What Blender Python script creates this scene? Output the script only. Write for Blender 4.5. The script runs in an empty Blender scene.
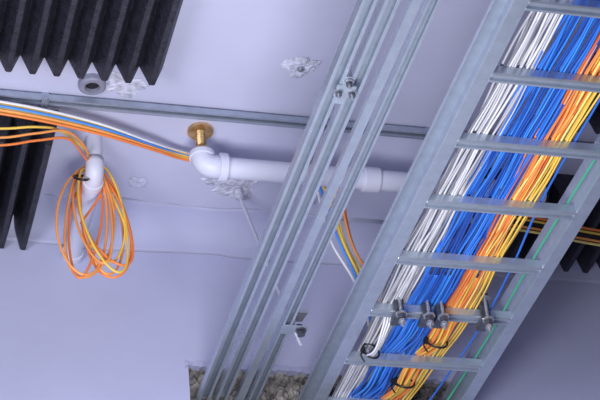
import bpy, bmesh, math, random
from mathutils import Vector, Matrix, noise
random.seed(7)
H=1.6   # eye height; helper heights below are measured from eye level
col=bpy.context.scene.collection

# ---------------------------------------------------------------- materials
def mat(name, base, rough=0.5, metal=0.0, var=0.0, vscale=8.0, bump=0.0, bscale=60.0, spec=0.5, dark=None):
    m=bpy.data.materials.new(name); m.use_nodes=True
    nt=m.node_tree; b=nt.nodes['Principled BSDF']
    b.inputs['Base Color'].default_value=(*base,1)
    b.inputs['Roughness'].default_value=rough
    b.inputs['Metallic'].default_value=metal
    b.inputs['Specular IOR Level'].default_value=spec
    tc=nt.nodes.new('ShaderNodeTexCoord')
    if var>0:
        n=nt.nodes.new('ShaderNodeTexNoise'); n.inputs['Scale'].default_value=vscale; n.inputs['Detail'].default_value=6
        nt.links.new(tc.outputs['Object'],n.inputs['Vector'])
        r=nt.nodes.new('ShaderNodeValToRGB')
        d=dark if dark else tuple(c*(1-var) for c in base)
        r.color_ramp.elements[0].position=0.32; r.color_ramp.elements[0].color=(*d,1)
        r.color_ramp.elements[1].position=0.68; r.color_ramp.elements[1].color=(*tuple(min(1,c*(1+var*0.5)) for c in base),1)
        nt.links.new(n.outputs['Fac'],r.inputs['Fac']); nt.links.new(r.outputs['Color'],b.inputs['Base Color'])
    if bump>0:
        n2=nt.nodes.new('ShaderNodeTexNoise'); n2.inputs['Scale'].default_value=bscale; n2.inputs['Detail'].default_value=5
        nt.links.new(tc.outputs['Object'],n2.inputs['Vector'])
        bp=nt.nodes.new('ShaderNodeBump'); bp.inputs['Strength'].default_value=bump; bp.inputs['Distance'].default_value=0.01
        nt.links.new(n2.outputs['Fac'],bp.inputs['Height']); nt.links.new(bp.outputs['Normal'],b.inputs['Normal'])
    return m
M_wall=mat('painted_plaster',(0.47,0.485,0.69),0.7,0,0.10,1.3,0.2,9)
M_ceil=mat('painted_ceiling',(0.54,0.545,0.72),0.65,0,0.10,2.0,0.35,5)
M_floor=mat('concrete_floor',(0.3,0.3,0.34),0.7,0,0.2,3)
M_galv=mat('galvanised_steel',(0.46,0.52,0.62),0.27,0.62,0.08,30,0.03,120)
M_galvd=mat('dull_galvanised_steel',(0.38,0.43,0.53),0.38,0.5,0.12,30,0.03,120)
M_bolt=mat('zinc_bolt',(0.48,0.50,0.57),0.30,0.7,0.2,60)
M_rod=mat('pale_zinc_rod',(0.60,0.62,0.72),0.5,0.3,0.1,60)
M_iron=mat('cast_iron',(0.12,0.13,0.16),0.35,0.6,0.3,50)
M_pvc=mat('white_pvc',(0.66,0.67,0.82),0.45,0,0.06,5)
M_brass=mat('brass',(0.75,0.50,0.24),0.28,0.8,0.35,30)
M_foam=mat('black_foam',(0.022,0.022,0.036),0.5,0,0.5,40,0.6,140)
M_patch=mat('plaster_patch',(0.60,0.60,0.74),0.9,0,0.40,30,1.0,50)
M_rock=mat('rough_mortar',(0.27,0.25,0.235),0.95,0,0.7,22,1.0,60)
M_blk=mat('black_nylon',(0.012,0.012,0.015),0.4)
M_tan=mat('grey_ring',(0.24,0.24,0.33),0.6,0,0.2,20)
def cab(n,c): return mat(n,c,0.36,0,0.08,12)
M_blue=[cab('blue_jacket',(0.03,0.16,0.66)),cab('blue_jacket_deep',(0.015,0.07,0.36)),cab('blue_jacket_light',(0.06,0.28,0.85)),cab('blue_jacket_mid',(0.03,0.20,0.74))]
M_gray=[cab('grey_jacket',(0.46,0.46,0.52)),cab('grey_jacket_light',(0.64,0.64,0.68)),cab('grey_jacket_dark',(0.22,0.22,0.27)),cab('grey_jacket_warm',(0.46,0.43,0.44))]
M_org=[cab('orange_jacket',(0.90,0.24,0.05)),cab('orange_jacket_soft',(0.92,0.36,0.10)),cab('orange_jacket_red',(0.66,0.13,0.03))]
M_yel=[cab('yellow_jacket',(0.90,0.58,0.09)),cab('yellow_jacket_pale',(0.92,0.74,0.22))]
M_green=[cab('green_jacket',(0.05,0.42,0.22))]
M_wht=[cab('white_jacket',(0.78,0.78,0.84))]

# ---------------------------------------------------------------- mesh helpers
def finish(name, bm, m, smooth=False, parent=None, bevel=0):
    bmesh.ops.recalc_face_normals(bm, faces=bm.faces)
    me=bpy.data.meshes.new(name); bm.to_mesh(me); bm.free()
    if smooth:
        for p in me.polygons: p.use_smooth=True
    me.materials.append(m)
    o=bpy.data.objects.new(name,me); col.objects.link(o)
    if bevel>0:
        md=o.modifiers.new('bevel','BEVEL'); md.width=bevel; md.segments=2; md.limit_method='ANGLE'
    if parent is not None: setparent(o,parent)
    return o
def setparent(o,p):
    o.parent=p; o.matrix_parent_inverse=Matrix.Translation(-p.location)
def tag(o,label,cat,group=None):
    o['label']=label; o['category']=cat
    if group: o['group']=group
def empty(name,loc):
    e=bpy.data.objects.new(name,None); e.location=loc; e.empty_display_size=0.05; col.objects.link(e); return e
def addprism(bm,prof,axis,s,e):
    def pt(p,q,t):
        return {'X':(t,p,q),'Y':(p,t,q),'Z':(p,q,t)}[axis]
    a=[bm.verts.new(pt(p,q,s)) for p,q in prof]; b=[bm.verts.new(pt(p,q,e)) for p,q in prof]
    n=len(prof)
    for i in range(n):
        bm.faces.new((a[i],a[(i+1)%n],b[(i+1)%n],b[i]))
    bm.faces.new(a); bm.faces.new(list(reversed(b)))
def prism(name,prof,axis,s,e,m,parent=None,bevel=0,smooth=False):
    bm=bmesh.new(); addprism(bm,prof,axis,s,e); return finish(name,bm,m,smooth,parent,bevel)
def rect(x0,x1,y0,y1): return [(x0,y0),(x1,y0),(x1,y1),(x0,y1)]
def circ(cx,cy,r,n=24,ph=0): return [(cx+r*math.cos(ph+2*math.pi*i/n),cy+r*math.sin(ph+2*math.pi*i/n)) for i in range(n)]
def smoothpath(pts,sub=8,closed=False):
    pts=[Vector(p) for p in pts]; n=len(pts); out=[]
    rng=range(n if closed else n-1)
    for i in rng:
        if closed: p0,p1,p2,p3=pts[(i-1)%n],pts[i],pts[(i+1)%n],pts[(i+2)%n]
        else: p0,p1,p2,p3=pts[max(i-1,0)],pts[i],pts[i+1],pts[min(i+2,n-1)]
        for k in range(sub):
            t=k/sub
            out.append(0.5*((2*p1)+(-p0+p2)*t+(2*p0-5*p1+4*p2-p3)*t*t+(-p0+3*p1-3*p2+p3)*t**3))
    if not closed: out.append(pts[-1])
    return out
def addtube(bm,pts,r,seg=8,closed=False,radii=None):
    n=len(pts); rings=[]; up=None
    for i,p in enumerate(pts):
        if closed: t=(pts[(i+1)%n]-pts[i-1])
        else: t=pts[min(i+1,n-1)]-pts[max(i-1,0)]
        t.normalize()
        if up is None:
            up=Vector((0,0,1)) if abs(t.z)<0.9 else Vector((1,0,0))
        u=(up-t*up.dot(t))
        if u.length<1e-5: u=Vector((1,0,0))-t*t.x
        u.normalize(); up=u; v=t.cross(u)
        rr=radii[i] if radii else r
        rings.append([bm.verts.new(p+(u*math.cos(2*math.pi*k/seg)+v*math.sin(2*math.pi*k/seg))*rr) for k in range(seg)])
    m=n if closed else n-1
    for i in range(m):
        A=rings[i];B=rings[(i+1)%n]
        for k in range(seg): bm.faces.new((A[k],A[(k+1)%seg],B[(k+1)%seg],B[k]))
    if not closed:
        bm.faces.new(rings[0]); bm.faces.new(list(reversed(rings[-1])))
def tube(name,pts,r,m,parent=None,sub=8,seg=8,closed=False,raw=False):
    P=[Vector(p) for p in pts] if raw else smoothpath(pts,sub,closed)
    bm=bmesh.new(); addtube(bm,P,r,seg,closed); return finish(name,bm,m,True,parent)
def rod(name,a,b,r,m,parent=None):
    a=Vector(a);b=Vector(b);L=(b-a).length;n=max(4,int(L/0.004)); P=[];R=[]
    for i in range(n+1):
        P.append(a.lerp(b,i/n)); R.append(r*(1.0 if i%2 else 0.82))
    bm=bmesh.new(); addtube(bm,P,r,10,False,R); return finish(name,bm,m,False,parent)
def nut(name,x,y,z,r,h,m,parent=None,ph=0.2):
    return prism(name,circ(x,y,r,6,ph),'Z',z,z+h,m,parent,bevel=0.0015)
def channel(cx,z0,w,h,t,lip,down=True):
    g=w*0.5
    P=[(-w,0),(-w,h),(w,h),(w,0),(w-g,0),(w-g,lip),(w-g+t,lip),(w-g+t,t),(w-t,t),(w-t,h-t),(-w+t,h-t),(-w+t,t),(-w+g-t,t),(-w+g-t,lip),(-w+g,lip),(-w+g,0)]
    if not down: P=[(p,h-q) for p,q in P]
    return [(cx+p,z0+q) for p,q in P]

# ---------------------------------------------------------------- shell
CZ=H+4.22; WY=5.92
def box(bm,x0,x1,y0,y1,z0,z1): addprism(bm,rect(x0,x1,y0,y1),'Z',z0,z1)
bm=bmesh.new(); box(bm,-4,7,-2,6.3,CZ,CZ+0.25); o=finish('ceiling',bm,M_ceil); o['kind']='structure'
bm=bmesh.new(); box(bm,-4,7,-2,6.3,-0.2,0); o=finish('floor',bm,M_floor); o['kind']='structure'
hx0,hx1,hz0,hz1=1.405,2.43,H+3.15,H+3.635
bm=bmesh.new()
box(bm,-4,hx0,WY,6.3,0,CZ); box(bm,hx1,7,WY,6.3,0,CZ); box(bm,hx0,hx1,WY,6.3,hz1,CZ); box(bm,hx0,hx1,WY,6.3,0,hz0)
o=finish('wall_far',bm,M_wall); o['kind']='structure'
# hand-trowelled rounded cove where wall meets ceiling (slightly uneven)
bm=bmesh.new(); prev=None; NXc=220
for i in range(NXc+1):
    x=-4+11*i/NXc
    cr=0.15+0.025*noise.noise(Vector((x*3.1,0,0)))+0.008*noise.noise(Vector((x*14,3,0)))
    row=[bm.verts.new((x,WY-cr+cr*math.sin(t),CZ-cr*.8+cr*.8*math.cos(t)+.004*noise.noise(Vector((x*9,t*3,1))))) for t in [math.pi/2*k/10 for k in range(11)]]+[bm.verts.new((x,WY,CZ))]
    if prev:
        for k in range(12): bm.faces.new((prev[k],prev[(k+1)%12],row[(k+1)%12],row[k]))
    prev=row
finish('trim_1',bm,M_wall,True)['kind']='structure'
# rough packing of the wall opening: chunky broken lumps
bm=bmesh.new(); NX,NZ=240,112; g={}
random.seed(31)
lumps=[(random.uniform(hx0,hx1),random.uniform(hz0,hz1),random.uniform(-.012,.02),random.uniform(-.5,.5),random.uniform(-.5,.5)) for _ in range(520)]
for i in range(NX+1):
    for j in range(NZ+1):
        x=hx0+(hx1-hx0)*i/NX; z=hz0+(hz1-hz0)*j/NZ
        jx=x+.006*noise.noise(Vector((x*60,1,z*60))); jz=z+.006*noise.noise(Vector((x*60,9,z*60)))
        best=9;b2=9;L=None
        for l in lumps:
            dd=(jx-l[0])**2+(jz-l[1])**2
            if dd<best: b2=best;best=dd;L=l
            elif dd<b2: b2=dd
        edge=math.sqrt(b2)-math.sqrt(best)
        d=.035+L[2]+(jx-L[0])*L[3]+(jz-L[1])*L[4]-.022*max(0,1-edge/.009)+abs(noise.fractal(Vector((x*60,0,z*60)),0.6,2.2,4))*0.008
        g[i,j]=bm.verts.new((x,WY+0.055-max(0,min(d,.07)),z))
for i in range(NX):
    for j in range(NZ): bm.faces.new((g[i,j],g[i+1,j],g[i+1,j+1],g[i,j+1]))
o=finish('mortar_packing',bm,M_rock); tag(o,'rough brown-grey broken mortar packed in the wall opening','mortar')
random.seed(7)
bm=bmesh.new(); N=160; A=[];Bb=[];Cc=[]
for i in range(N+1):
    x=hx0-.012+(hx1-hx0+.024)*i/N
    f=.010+.022*abs(noise.noise(Vector((x*22,2,0))))+.008*noise.noise(Vector((x*70,2,0)))
    A.append(bm.verts.new((x,WY-.004,hz1+.010+.010*noise.noise(Vector((x*30,7,0))))))
    Bb.append(bm.verts.new((x,WY-.009,hz1-f)))
    Cc.append(bm.verts.new((x,WY+.05,hz1-f*.4)))
for i in range(N):
    bm.faces.new((A[i],A[i+1],Bb[i+1],Bb[i])); bm.faces.new((Bb[i],Bb[i+1],Cc[i+1],Cc[i])); bm.faces.new((Cc[i],Cc[i+1],A[i+1],A[i]))
finish('trim_2',bm,M_wall)['kind']='structure'

# ---------------------------------------------------------------- ladder tray
LZ=H+3.385
lad=empty('cable_ladder',(2.06,4.5,LZ)); tag(lad,'galvanised steel cable ladder carrying bundled network cables','cable ladder')
def rail(x,s):
    h=0.115;d=0.044;t=0.004;l=0.014
    P=[(0,0),(0,h),(-d,h),(-d,h-l),(-d+t,h-l),(-d+t,h-t),(-t,h-t),(-t,t),(-d+t,t),(-d+t,l),(-d,l),(-d,0)]
    return [(x+s*p,LZ+q) for p,q in P]
prism('side_rail',rail(1.829,1),'Y',2.3,WY+0.01,M_galv,lad,bevel=.0015)
prism('side_rail',rail(2.300,-1),'Y',2.3,WY+0.01,M_galv,lad,bevel=.0015)
for k in range(-4,7):
    y=3.936+0.301*k
    prism('rung',[(y+p,LZ-0.002+q) for p,q in [(-.020,.004),(-.016,0),(-.008,0),(-.007,.010),(.007,.010),(.008,0),(.016,0),(.020,.004),(.020,.032),(-.020,.032)]],'X',1.826,2.303,M_galv,lad,bevel=0.0015)

# ---------------------------------------------------------------- cables on the ladder
CT=LZ+0.004+0.026
r=0.0034
def bundle(name,mats,x0,x1,n,layer,label,grp,cat='network cable',narrow=0.0,amp=1.0):
    for i in range(n):
        xb=x0+(x1-x0)*i/(n-1)+random.uniform(-.002,.002)
        ph=random.uniform(0,6.28); ph2=random.uniform(0,6.28); am=random.uniform(0.003,0.010)*amp
        pts=[]
        y=2.4
        while y<=WY+0.02:
            x=xb+am*math.sin(y*3.4+ph)+0.0035*amp*math.sin(y*9+ph2)+0.007*math.sin(y*2.3+layer)
            if y>4.9: x-= (y-4.9)**2*(0.07*(xb-1.80)/0.35+narrow)
            s=((y-3.936)/0.301)%1.0
            z=CT+r+layer*0.0062-0.005*math.sin(math.pi*s)*(layer==0)+random.uniform(0,0.0012)+0.004*math.sin(y*6+ph2)*(layer>0)
            pts.append((max(x,1.836),y,max(z,CT+r-0.005))); y+=0.1
        o=tube(name,pts,r*random.uniform(.92,1.25),random.choice(mats),sub=3,seg=6); tag(o,label,cat,grp)
G='pale grey network cable lying on the cable ladder'
bundle('network_cable',M_gray,1.866,1.950,11,0,G,'grey cables on the ladder')
bundle('network_cable',M_gray,1.870,1.955,11,1,G,'grey cables on the ladder',amp=1.5)
B='bright blue network cable lying on the cable ladder'
bundle('network_cable',M_blue,1.957,2.085,16,0,B,'blue cables on the ladder')
bundle('network_cable',M_blue,1.958,2.085,17,1,B,'blue cables on the ladder',amp=1.5)
O='orange fibre cable lying on the cable ladder'
bundle('network_cable',M_org,2.086,2.142,7,0,O,'orange cables on the ladder')
bundle('network_cable',M_org,2.088,2.150,7,1,O,'orange cables on the ladder',amp=1.6)
Yl='yellow fibre cable lying on the cable ladder'
bundle('network_cable',M_yel,2.120,2.182,5,0,Yl,'yellow cables on the ladder',amp=1.3)
bundle('network_cable',M_yel,2.130,2.175,4,1,Yl,'yellow cables on the ladder',amp=1.5)
# strays
zt=CT+0.005
o=tube('network_cable',[(2.285,2.4,zt),(2.280,3.6,zt),(2.283,4.2,zt+.003),(2.276,4.8,zt),(2.284,5.3,zt),(2.27,WY,zt)],0.0036,M_green[0]); tag(o,'single green network cable beside the ladder side rail','network cable')
o=tube('network_cable',[(2.192,3.3,zt),(2.190,4.0,zt),(2.195,4.5,zt+.004),(2.225,4.9,zt),(2.235,5.3,zt),(2.20,WY,zt)],0.0036,M_blue[0]); tag(o,'single blue network cable stray from the bundle','network cable')
# pieces that dip between the last rungs but still ride over each rung
def dip(x1,x2,x3,x4,d1,d2):
    return [(x1,4.95,zt),(x1,5.14,zt),(x1*.6+x2*.4,5.20,zt-d1*.55),(x1*.35+x2*.65,5.285,zt-d1),(x2*.9+x3*.1,5.37,zt-d1*.6),(x2*.5+x3*.5,5.44,zt),(x3,5.50,zt-d2*.5),(x3*.6+x4*.4,5.60,zt-d2),(x4,5.69,zt-d2*.5),(x4,5.742,zt),(x4,5.90,zt-.01)]
for i in range(3):
    e=i*0.009
    o=tube('network_cable',[(1.90+e,4.9,zt),(1.895+e,5.14,zt),(1.885+e,5.19,LZ-0.01),(1.875+e,5.265,LZ-0.055+e),(1.868+e,5.33,LZ-0.04),(1.878+e,5.40,LZ+.01),(1.88+e,5.445,zt),(1.88+e,5.8,zt-.004)],0.0036,M_wht[0]); tag(o,'white network cable sagging between the ladder rungs','network cable','sagging cables')
for i in range(11):
    e=i*0.0062; w=random.uniform(-.016,.016); w2=random.uniform(-.012,.012)
    mm=(M_org[i%2] if i%3 else M_yel[0]); nm='orange' if i%3 else 'yellow'
    q=.55
    o=tube('network_cable',dip(2.090+e,2.082+e*q+w,2.060+e*q+w2,2.035+e*q-w,.014+random.uniform(0,.030),.016+random.uniform(0,.026)),0.0038,mm); tag(o,nm+' fibre cable sagging between the ladder rungs','network cable','sagging cables')
for i in range(14):
    e=i*0.0070; w=random.uniform(-.012,.012); w2=random.uniform(-.010,.010)
    o=tube('network_cable',dip(1.970+e,1.956+e*.85+w,1.940+e*.85+w2,1.920+e*.85-w,.010+random.uniform(0,.020),.012+random.uniform(0,.022)),0.0040,M_blue[i%4]); tag(o,'blue network cable sagging between the ladder rungs','network cable','sagging cables')

def tie(cx,y,cz,wx,wz,lean=0.0):
    pts=[(cx+wx*math.cos(t),y+lean*math.sin(t),cz+wz*math.sin(t)) for t in [2*math.pi*i/14 for i in range(14)]]
    e=empty('cable_tie',(cx,y,cz))
    tube('strap',pts,0.0038,M_blk,e,sub=3,closed=True)
    prism('buckle',rect(cx-wx-.008,cx-wx+.006,y-.008,y+.008),'Z',cz-.009,cz+.009,M_blk,e,bevel=0.001)
    tube('tail',[(cx-wx,y,cz),(cx-wx-.014,y-.01,cz-.025),(cx-wx-.008,y-.02,cz-.055)],0.0028,M_blk,e)
    tag(e,'black nylon cable tie around cables on the ladder','cable tie','cable ties')
tie(1.888,5.35,LZ-0.010,0.026,0.040,0.02)
tie(2.098,5.29,LZ+0.004,0.036,0.036,0.02)
tie(2.070,5.57,LZ+0.010,0.036,0.032,0.02)

# ---------------------------------------------------------------- clamps + hanger rods
def clamp(x,y,top=None,sc=1.0):
    e=empty('rung_clamp',(x,y,LZ)); 
    z=LZ
    w=0.016*sc
    prof=[(y-.036,z-.024),(y+.030,z-.024),(y+.030,z-.010),(y+.010,z-.004),(y-.022,z-.004),(y-.022,z+.036),(y+.026,z+.036),(y+.026,z+.050),(y-.036,z+.050)]
    prism('jaw',prof,'X',x-w,x+w,M_iron,e,bevel=0.002)
    yb=y-0.034
    t=top if top else z+0.095
    rod('threaded_bolt',(x,yb-.012,z-0.072),(x,yb-.012,t),0.006,M_bolt,e)
    prism('washer',circ(x,yb-.012,0.019,20),'Z',z-.030,z-.024,M_bolt,e)
    nut('nut',x,yb-.012,z-.044,0.0150,0.014,M_iron,e)
    nut('nut',x,yb-.012,z-.060,0.0130,0.012,M_bolt,e,0.6)
    prism('washer',circ(x,yb-.012,0.019,20),'Z',z+.050,z+.056,M_bolt,e)
    nut('nut',x,yb-.012,z+.056,0.0150,0.014,M_iron,e)
    return e
RY=3.936+0.301*4
for x,top in [(1.915,None),(2.008,None),(2.056,None),(2.208,CZ)]:
    e=clamp(x,RY,top)
    tag(e,'dark steel clamp hung on a threaded rod at a ladder rung' if top else 'dark steel clamp bolted onto a ladder rung','clamp','clamps on the ladder rung')

# ---------------------------------------------------------------- strut channels
SZ=H+3.48
def strut(x,z,w,h,label,down=True,y0=2.2,y1=WY+0.01):
    e=prism('strut_channel',channel(x,z,w,h,0.0022,0.007,down),'Y',y0,y1,M_galv); tag(e,label,'strut channel','parallel strut channels'); return e
SL='galvanised slotted strut channel running beside the cable ladder'
strut(1.450,SZ,.0205,.034,SL)
strut(1.511,SZ,.0205,.034,SL)
strut(1.580,SZ+0.010,.0135,.024,SL,False)
strut(1.622,SZ,.0165,.030,SL)
# joint clamp with bolts across first two
e=empty('joint_clamp',(1.482,4.16,SZ)); tag(e,'small galvanised clamp bolting two strut channels together','bracket')
prism('plate',rect(1.455,1.512,4.135,4.185),'Z',SZ-.006,SZ-0.0005,M_galvd,e,bevel=0.0015)
prism('cover_tab',rect(1.470,1.496,4.10,4.22),'Z',SZ-.003,SZ+.002,M_galvd,e,bevel=0.001)
for (x,y) in [(1.464,4.16),(1.503,4.16),(1.483,4.115)]:
    prism('washer',circ(x,y,0.013,20),'Z',SZ-.010,SZ-.006,M_bolt,e); nut('bolt_head',x,y,SZ-.021,.0105,.011,M_iron,e)
    rod('bolt_end',(x,y,SZ-.032),(x,y,SZ-.015),.005,M_bolt,e)
# bracket + brace
e=empty('brace_bracket',(1.66,5.41,SZ)); tag(e,'steel bracket with bolts and slanted threaded brace','bracket')
prism('angle_plate',[(1.610,SZ-.006),(1.694,SZ-.006),(1.694,SZ-.0005),(1.651,SZ-.0005),(1.651,SZ+.03),(1.646,SZ+.03),(1.646,SZ-.0005),(1.610,SZ-.0005)],'Y',5.385,5.435,M_galvd,e,bevel=0.001)
rod('threaded_rod',(1.559,5.65,CZ-0.01),(1.668,5.41,SZ-0.06),0.0065,M_rod,e)
prism('wing_plate',[(5.37,SZ+.04),(5.45,SZ+.055),(5.455,SZ+.062),(5.37,SZ+.052)],'X',1.642,1.692,M_bolt,e,bevel=0.001)
prism('washer',circ(1.671,5.405,.018,20),'Z',SZ-.012,SZ-.006,M_iron,e)
nut('nut',1.671,5.405,SZ-.028,.014,.014,M_iron,e)
nut('nut',1.668,5.41,SZ+.0,.014,.014,M_iron,e)
nut('nut',1.664,5.418,SZ+.06,.013,.012,M_iron,e)
prism('hanger_socket',circ(1.562,5.645,.016,20),'Z',CZ-.05,CZ-.012,M_patch,e,bevel=.004)

# ---------------------------------------------------------------- ceiling anchors
def anchor(x,y,rr,label,seed,bolt=True,m=M_patch):
    e=empty('ceiling_anchor',(x,y,CZ)); tag(e,label,'ceiling anchor')
    bm=bmesh.new(); n=64; rings=[]
    for j,(f,d) in enumerate([(1.0,0.0),(.93,.002),(.78,.004),(.55,.006),(.3,.003)]):
        ring=[]
        for i in range(n):
            t=2*math.pi*i/n
            q=rr*f*(1+0.6*noise.noise(Vector((math.cos(t)*1.5+seed,math.sin(t)*1.5,seed))))*(1+0.25*noise.noise(Vector((math.cos(t)*6+seed,math.sin(t)*6,0))))
            ring.append(bm.verts.new((x+1.35*q*math.cos(t),y+q*math.sin(t),CZ-d-0.007*abs(noise.noise(Vector((math.cos(t)*4*f+seed,math.sin(t)*4*f,seed))))-(0.0005))))
        rings.append(ring)
    for j in range(4):
        for i in range(n): bm.faces.new((rings[j][i],rings[j][(i+1)%n],rings[j+1][(i+1)%n],rings[j+1][i]))
    bm.faces.new(rings[4]); bm.faces.new(rings[0])
    finish('plaster_patch',bm,m,False,e)
    if bolt:
        prism('washer',circ(x,y,.012,20),'Z',CZ-.014,CZ-.009,M_bolt,e)
        nut('nut',x,y,CZ-.020,.008,.008,M_bolt,e)
anchor(1.617,4.945,.045,'rough plaster patch with sunken bolt on the ceiling',1.3)
anchor(1.559,5.65,.058,'rough plaster patch holding the slanted threaded brace',4.1,False)
anchor(1.47,5.60,.038,'rough plaster patch chipped out of the ceiling',5.6,False)
anchor(1.80,5.10,.04,'plaster patch with bolt beside the metal conduit',7.7)
anchor(1.05,5.12,.05,'rough plaster patch beside a round pipe sleeve',9.9,False)
anchor(1.20,5.66,.030,'faint smeared plaster patch near the ceiling edge',12.9,False,M_ceil)
anchor(1.82,5.66,.045,'faint smeared plaster patch near the ceiling edge',15.2,False,M_ceil)
# sleeve
e=empty('pipe_sleeve',(.945,5.125,CZ)); tag(e,'grey round pipe sleeve with dark centre under acoustic panel','pipe sleeve')
bm=bmesh.new()
P=[(.046,0),(.046,.02),(.040,.025),(.026,.025),(.024,.01),(.024,0)]
n=32; R=[]
for pr,pz in P: R.append([bm.verts.new((.945+pr*math.cos(2*math.pi*i/n),5.125+pr*math.sin(2*math.pi*i/n),CZ-pz)) for i in range(n)])
for j in range(len(P)):
    A=R[j];B_=R[(j+1)%len(P)]
    for i in range(n): bm.faces.new((A[i],A[(i+1)%n],B_[(i+1)%n],B_[i]))
finish('collar',bm,M_tan,False,e)
prism('plug',circ(.945,5.125,.0235,24),'Z',CZ-.012,CZ-.001,M_blk,e)

# ---------------------------------------------------------------- conduit on the ceiling
e=empty('metal_conduit',(1.4,5.21,CZ)); tag(e,'thin galvanised conduit strapped along the ceiling','conduit')
prism('channel',channel(5.21,CZ-.034,.015,.022,.0022,.007),'X',-.2,3.6,M_galvd,e)
tube('conduit_pipe',[(-.2,5.237,CZ-.018),(3.6,5.237,CZ-.018)],.010,M_galv,e,raw=True,seg=12)
for x in [.35,.80,1.80,2.15,3.0]:
    prism('strap',rect(x-.012,x+.012,5.185,5.262),'Z',CZ-.038,CZ-.0345,M_galv,e,bevel=.001)
    nut('screw',x,5.19,CZ-.046,.008,.008,M_bolt,e)
    prism('spacer',rect(x-.012,x+.012,5.20,5.22),'Z',CZ-.012,CZ-.0005,M_galv,e)

# ---------------------------------------------------------------- white drain pipe
PZ=H+4.065; PX=1.356; PY=5.33
e=empty('drain_pipe',(PX,PY,CZ)); tag(e,'white plastic drain pipe with elbow and brass ceiling fitting','pipe')
def xcyl(name,x0,x1,rr,m,par,y=PY,z=PZ,bev=.004): return prism(name,circ(y,z,rr,36),'X',x0,x1,m,par,bevel=bev)
arc=[(PX,PY,PZ+.048)]+[(PX+.040-.040*math.cos(t),PY,PZ+.040-.040*math.sin(t)) for t in [math.pi/2*i/10 for i in range(11)]]+[(PX+.065,PY,PZ)]
tube('elbow',arc,.040,M_pvc,e,raw=True,seg=28)
prism('elbow_collar',circ(PX,PY,.045,36),'Z',PZ+.030,PZ+.052,M_pvc,e,bevel=.004)
xcyl('elbow_collar',PX+.055,PX+.085,.050,M_pvc,e)
xcyl('pipe',PX+.08,2.60,.037,M_pvc,e)
xcyl('coupling',1.925,1.985,.045,M_pvc,e)
rod('brass_neck',(PX,PY,PZ+.05),(PX,PY,CZ-.004),.020,M_brass,e)
prism('brass_nut',circ(PX,PY,.030,6),'Z',PZ+.053,PZ+.072,M_brass,e,bevel=.003)
prism('brass_flange',circ(PX,PY,.046,36),'Z',CZ-.014,CZ-.0005,M_brass,e,bevel=.003)
for a in [.4,1.97,3.54,5.11]:
    nut('flange_screw',PX+.035*math.cos(a),PY+.035*math.sin(a),CZ-.020,.006,.006,M_brass,e)
e2=prism('pipe_clip',[(PY+p,PZ+q) for p,q in [(-.045,.0),(-.045,.03),(-.02,.052),(-.02,CZ-PZ-.001),(.02,CZ-PZ-.001),(.02,.052),(.045,.03),(.045,0),(.040,0),(.039,.028),(.0,.044),(-.039,.028),(-.040,0)]],'X',2.30,2.33,M_galvd); tag(e2,'galvanised clip holding the white pipe to the ceiling','pipe clip')

# second pipe the coil hangs from
QX=1.00; QZ=H+4.06
e=empty('drain_pipe',(QX,5.44,CZ)); tag(e,'short white plastic pipe carrying a hanging cable coil','pipe')
arc=[(QX,5.42,QZ+.06)]+[(QX,5.42+.04-.04*math.cos(t),QZ+.04-.04*math.sin(t)) for t in [math.pi/2*i/10 for i in range(11)]]+[(QX,5.47,QZ)]
tube('elbow',arc,.032,M_pvc,e,raw=True,seg=28)
prism('ceiling_pipe',circ(QX,5.42,.027,36),'Z',QZ+.05,CZ-.0005,M_pvc,e)
prism('elbow_collar',circ(QX,QZ,.037,36),'Y',5.46,5.49,M_pvc,e,bevel=.003)
prism('pipe',circ(QX,QZ,.032,36),'Y',5.48,WY-.001,M_pvc,e)
prism('wall_collar',circ(QX,QZ,.039,36),'Y',WY-.03,WY-.0005,M_pvc,e,bevel=.003)

# ---------------------------------------------------------------- hanging coil
def coil(loops,lead,y0,m,label,exit_):
    """loops: list of (half width, half drop, tilt, shift x, top lift)"""
    pts=list(lead)
    for L,(w,h,tilt,sx,tp) in enumerate(loops):
        N=12
        for i in range(N):
            t=2*math.pi*i/N
            x=w*math.sin(t)*(1-.05*math.cos(t))+.008*math.sin(2*t+L*1.7+w*90); z=-h*(1-math.cos(t))
            xr=x*math.cos(tilt)-z*math.sin(tilt)+sx
            pts.append((QX+xr,y0+.010*(L+i/N)+.02*math.sin(t+L*2)-.03*(1-math.cos(t)),QZ+.040+tp*(1+math.cos(t))*.5+z*math.cos(tilt)+x*math.sin(tilt)))
    pts+=exit_
    o=tube('hanging_cable',pts,.0044,m,sub=6,seg=8); tag(o,label,'cable coil','coiled cables on the white pipe'); return o
coil([(.088,.228,-.10,-.012,.03),(.060,.205,.06,-.01,.055),(.080,.222,-.07,-.004,.045),(.072,.212,.10,.004,.02)],[(.20,5.16,H+3.99),(.60,5.19,H+4.00),(.76,5.20,H+4.04),(.87,5.23,H+4.085),(.95,5.33,H+4.105)],5.475,M_org[1],'orange fibre cable coiled and hung over the white pipe',[(QX+.05,5.48,QZ+.02),(QX+.075,5.48,QZ-.10)])
coil([(.084,.205,.20,.0,.03),(.052,.236,-.13,.0,.0),(.074,.216,.16,.0,.03)],[(.20,5.17,H+3.96),(.60,5.20,H+3.975),(.77,5.21,H+4.02),(.88,5.25,H+4.07),(.95,5.36,H+4.09)],5.485,M_org[0],'orange fibre cable coiled and hung over the white pipe',[(QX+.04,5.50,QZ+.0),(QX-.04,5.49,QZ-.16)])
coil([(.078,.222,.13,.005,.05)],[(.20,5.15,H+4.01),(.60,5.18,H+4.03),(.76,5.19,H+4.06),(.85,5.24,H+4.095),(.94,5.34,H+4.115)],5.47,M_yel[0],'yellow fibre cable coiled and hung over the white pipe',[(QX+.03,5.48,QZ+.03),(QX+.07,5.47,QZ-.06),(QX+.105,5.46,QZ-.20),(QX+.06,5.46,QZ-.33),(QX-.02,5.46,QZ-.26)])
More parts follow.
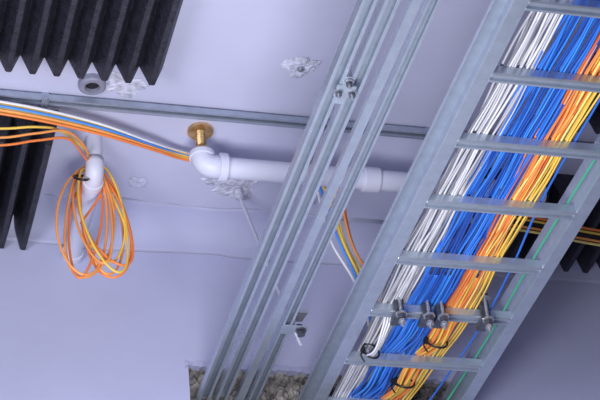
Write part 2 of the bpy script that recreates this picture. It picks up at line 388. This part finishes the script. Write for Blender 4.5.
e=empty('cable_tie',(QX-.03,5.49,QZ)); tag(e,'black nylon cable tie around the hanging coil','cable tie')
tube('strap',[(QX-.044+.024*math.cos(t),5.44+.035*math.sin(t),QZ-.006+.034*math.sin(t)) for t in [2*math.pi*i/10 for i in range(10)]],.0045,M_blk,e,closed=True,sub=3)

# ---------------------------------------------------------------- cables along the ceiling, behind the pipe, dropping to the ladder
spec=[(M_wht[0],'white',.034),(M_yel[0],'yellow',.025),(M_blue[2],'blue',.016),(M_yel[1],'yellow',.008),(M_org[1],'orange',.000),(M_yel[0],'yellow',-.008),(M_org[0],'orange',-.015)]
order=[0,4,1.2,5.2,6.6,2.5,7.8]
for i,(m,nm,dz) in enumerate(spec):
    z=H+4.105+dz
    s=order[i]*.012; d=(i%2)*.004
    k=.6*dz; cy=.03*math.sin(i*2.3)
    o=tube('ceiling_cable',[(.15,5.15+d,z+.006),(.5,5.165+d,z+.003),(.74,5.185+d,z),(.98,5.235+d,H+4.104+dz*.9),(1.18,5.32+d,H+4.118+k),(1.30,5.39,H+4.142+k),(1.42,5.395,H+4.13+k*.5),(1.55,5.385,H+4.12+k*.4),(1.70,5.385,H+4.12+k*.4),(1.75+s,5.385,H+4.10+k*.3),(1.78+s,5.40,H+4.05),(1.79+s,5.40+cy,H+3.95),(1.815+s*.95,5.40+cy,H+3.82),(1.885+s*.8,5.41,H+3.67),(1.93+s*.6,5.46,H+3.51),(1.93+s*.5,5.60,H+3.445),(1.92+s*.5,5.86,H+3.44)],.0048,m,sub=6)
    tag(o,nm+' cable running along the ceiling and dropping onto the ladder','cable','cables along the ceiling')
for i,(m,nm) in enumerate([(M_org[0],'orange'),(M_yel[0],'yellow'),(M_blk,'black'),(M_org[1],'orange'),(M_yel[1],'yellow')]):
    y=5.45+i*.006; z=H+4.055-i*.012
    o=tube('ceiling_cable',[(2.16,5.30,H+3.49),(2.24,5.36,H+3.62),(2.33,5.40,H+3.88),(2.44,y-.01,z-.015),(2.60,y+.01,z),(2.89,y+.06,z),(3.5,y+.12,z)],.0050,m); tag(o,nm+' cable leaving the ladder under the acoustic panel','cable','cables under the acoustic panel')

# ---------------------------------------------------------------- acoustic wedge panels
def panel(x0,x1,y0,y1,label,pitch=.080,depth=.10,base=.03):
    n=max(1,round((x1-x0)/pitch)); p=(x1-x0)/n
    prof=[(x0,CZ-.0008),(x0,CZ-base)]
    for i in range(n):
        a=x0+i*p
        if i>0: prof.append((a,CZ-base))
        prof+= [(a+p*.38,CZ-base-depth),(a+p*.62,CZ-base-depth)]
    prof+=[(x1,CZ-base),(x1,CZ-.0008)]
    o=prism('acoustic_panel',prof,'Y',y0,y1,M_foam,bevel=.004); tag(o,label,'acoustic panel','black acoustic wedge panels')
panel(.22,1.155,4.0,4.990,'black ridged acoustic foam panel fixed to the ceiling',pitch=.078,depth=.075)
panel(.32,.860,5.29,5.91,'black ridged acoustic foam panel against the wall',depth=.13)
panel(2.44,3.40,5.40,5.84,'black ridged acoustic foam panel behind the cable ladder')
panel(2.56,3.40,4.72,5.0,'black ridged acoustic foam panel beside the ladder rail')

# ---------------------------------------------------------------- lights / world / camera
def area(loc,target,size,energy,color,spread=180):
    l=bpy.data.lights.new('area','AREA'); l.size=size; l.energy=energy; l.color=color; l.spread=math.radians(spread)
    o=bpy.data.objects.new('fill_light',l); o.location=loc  # added area lamp to brighten ceiling and far wall, not a fixture of the hall
    o.rotation_euler=(Vector(target)-Vector(loc)).to_track_quat('-Z','Y').to_euler(); col.objects.link(o)
area((1.0,3.8,3.6),(1.35,5.10,CZ),0.7,50,(.95,.96,1))
area((-1.3,2.6,3.4),(0.9,5.6,CZ-.2),1.3,30,(.90,.92,1),110)
w=bpy.data.worlds.new('world'); bpy.context.scene.world=w; w.use_nodes=True
w.node_tree.nodes['Background'].inputs['Color'].default_value=(.48,.52,.82,1); w.node_tree.nodes['Background'].inputs['Strength'].default_value=.24

D=Vector((-630,-1485,-2000)).normalized(); R=Vector((1,-.08,-511.2/2000)).normalized(); U=R.cross(D)
rot=Matrix((R,D,U))
cam=bpy.data.cameras.new('camera'); cam.lens=120; cam.sensor_width=36
co=bpy.data.objects.new('camera',cam); co.matrix_world=Matrix.Translation((0,0,H))@rot.to_4x4(); col.objects.link(co)
bpy.context.scene.camera=co
bpy.context.scene.view_settings.view_transform='Standard'
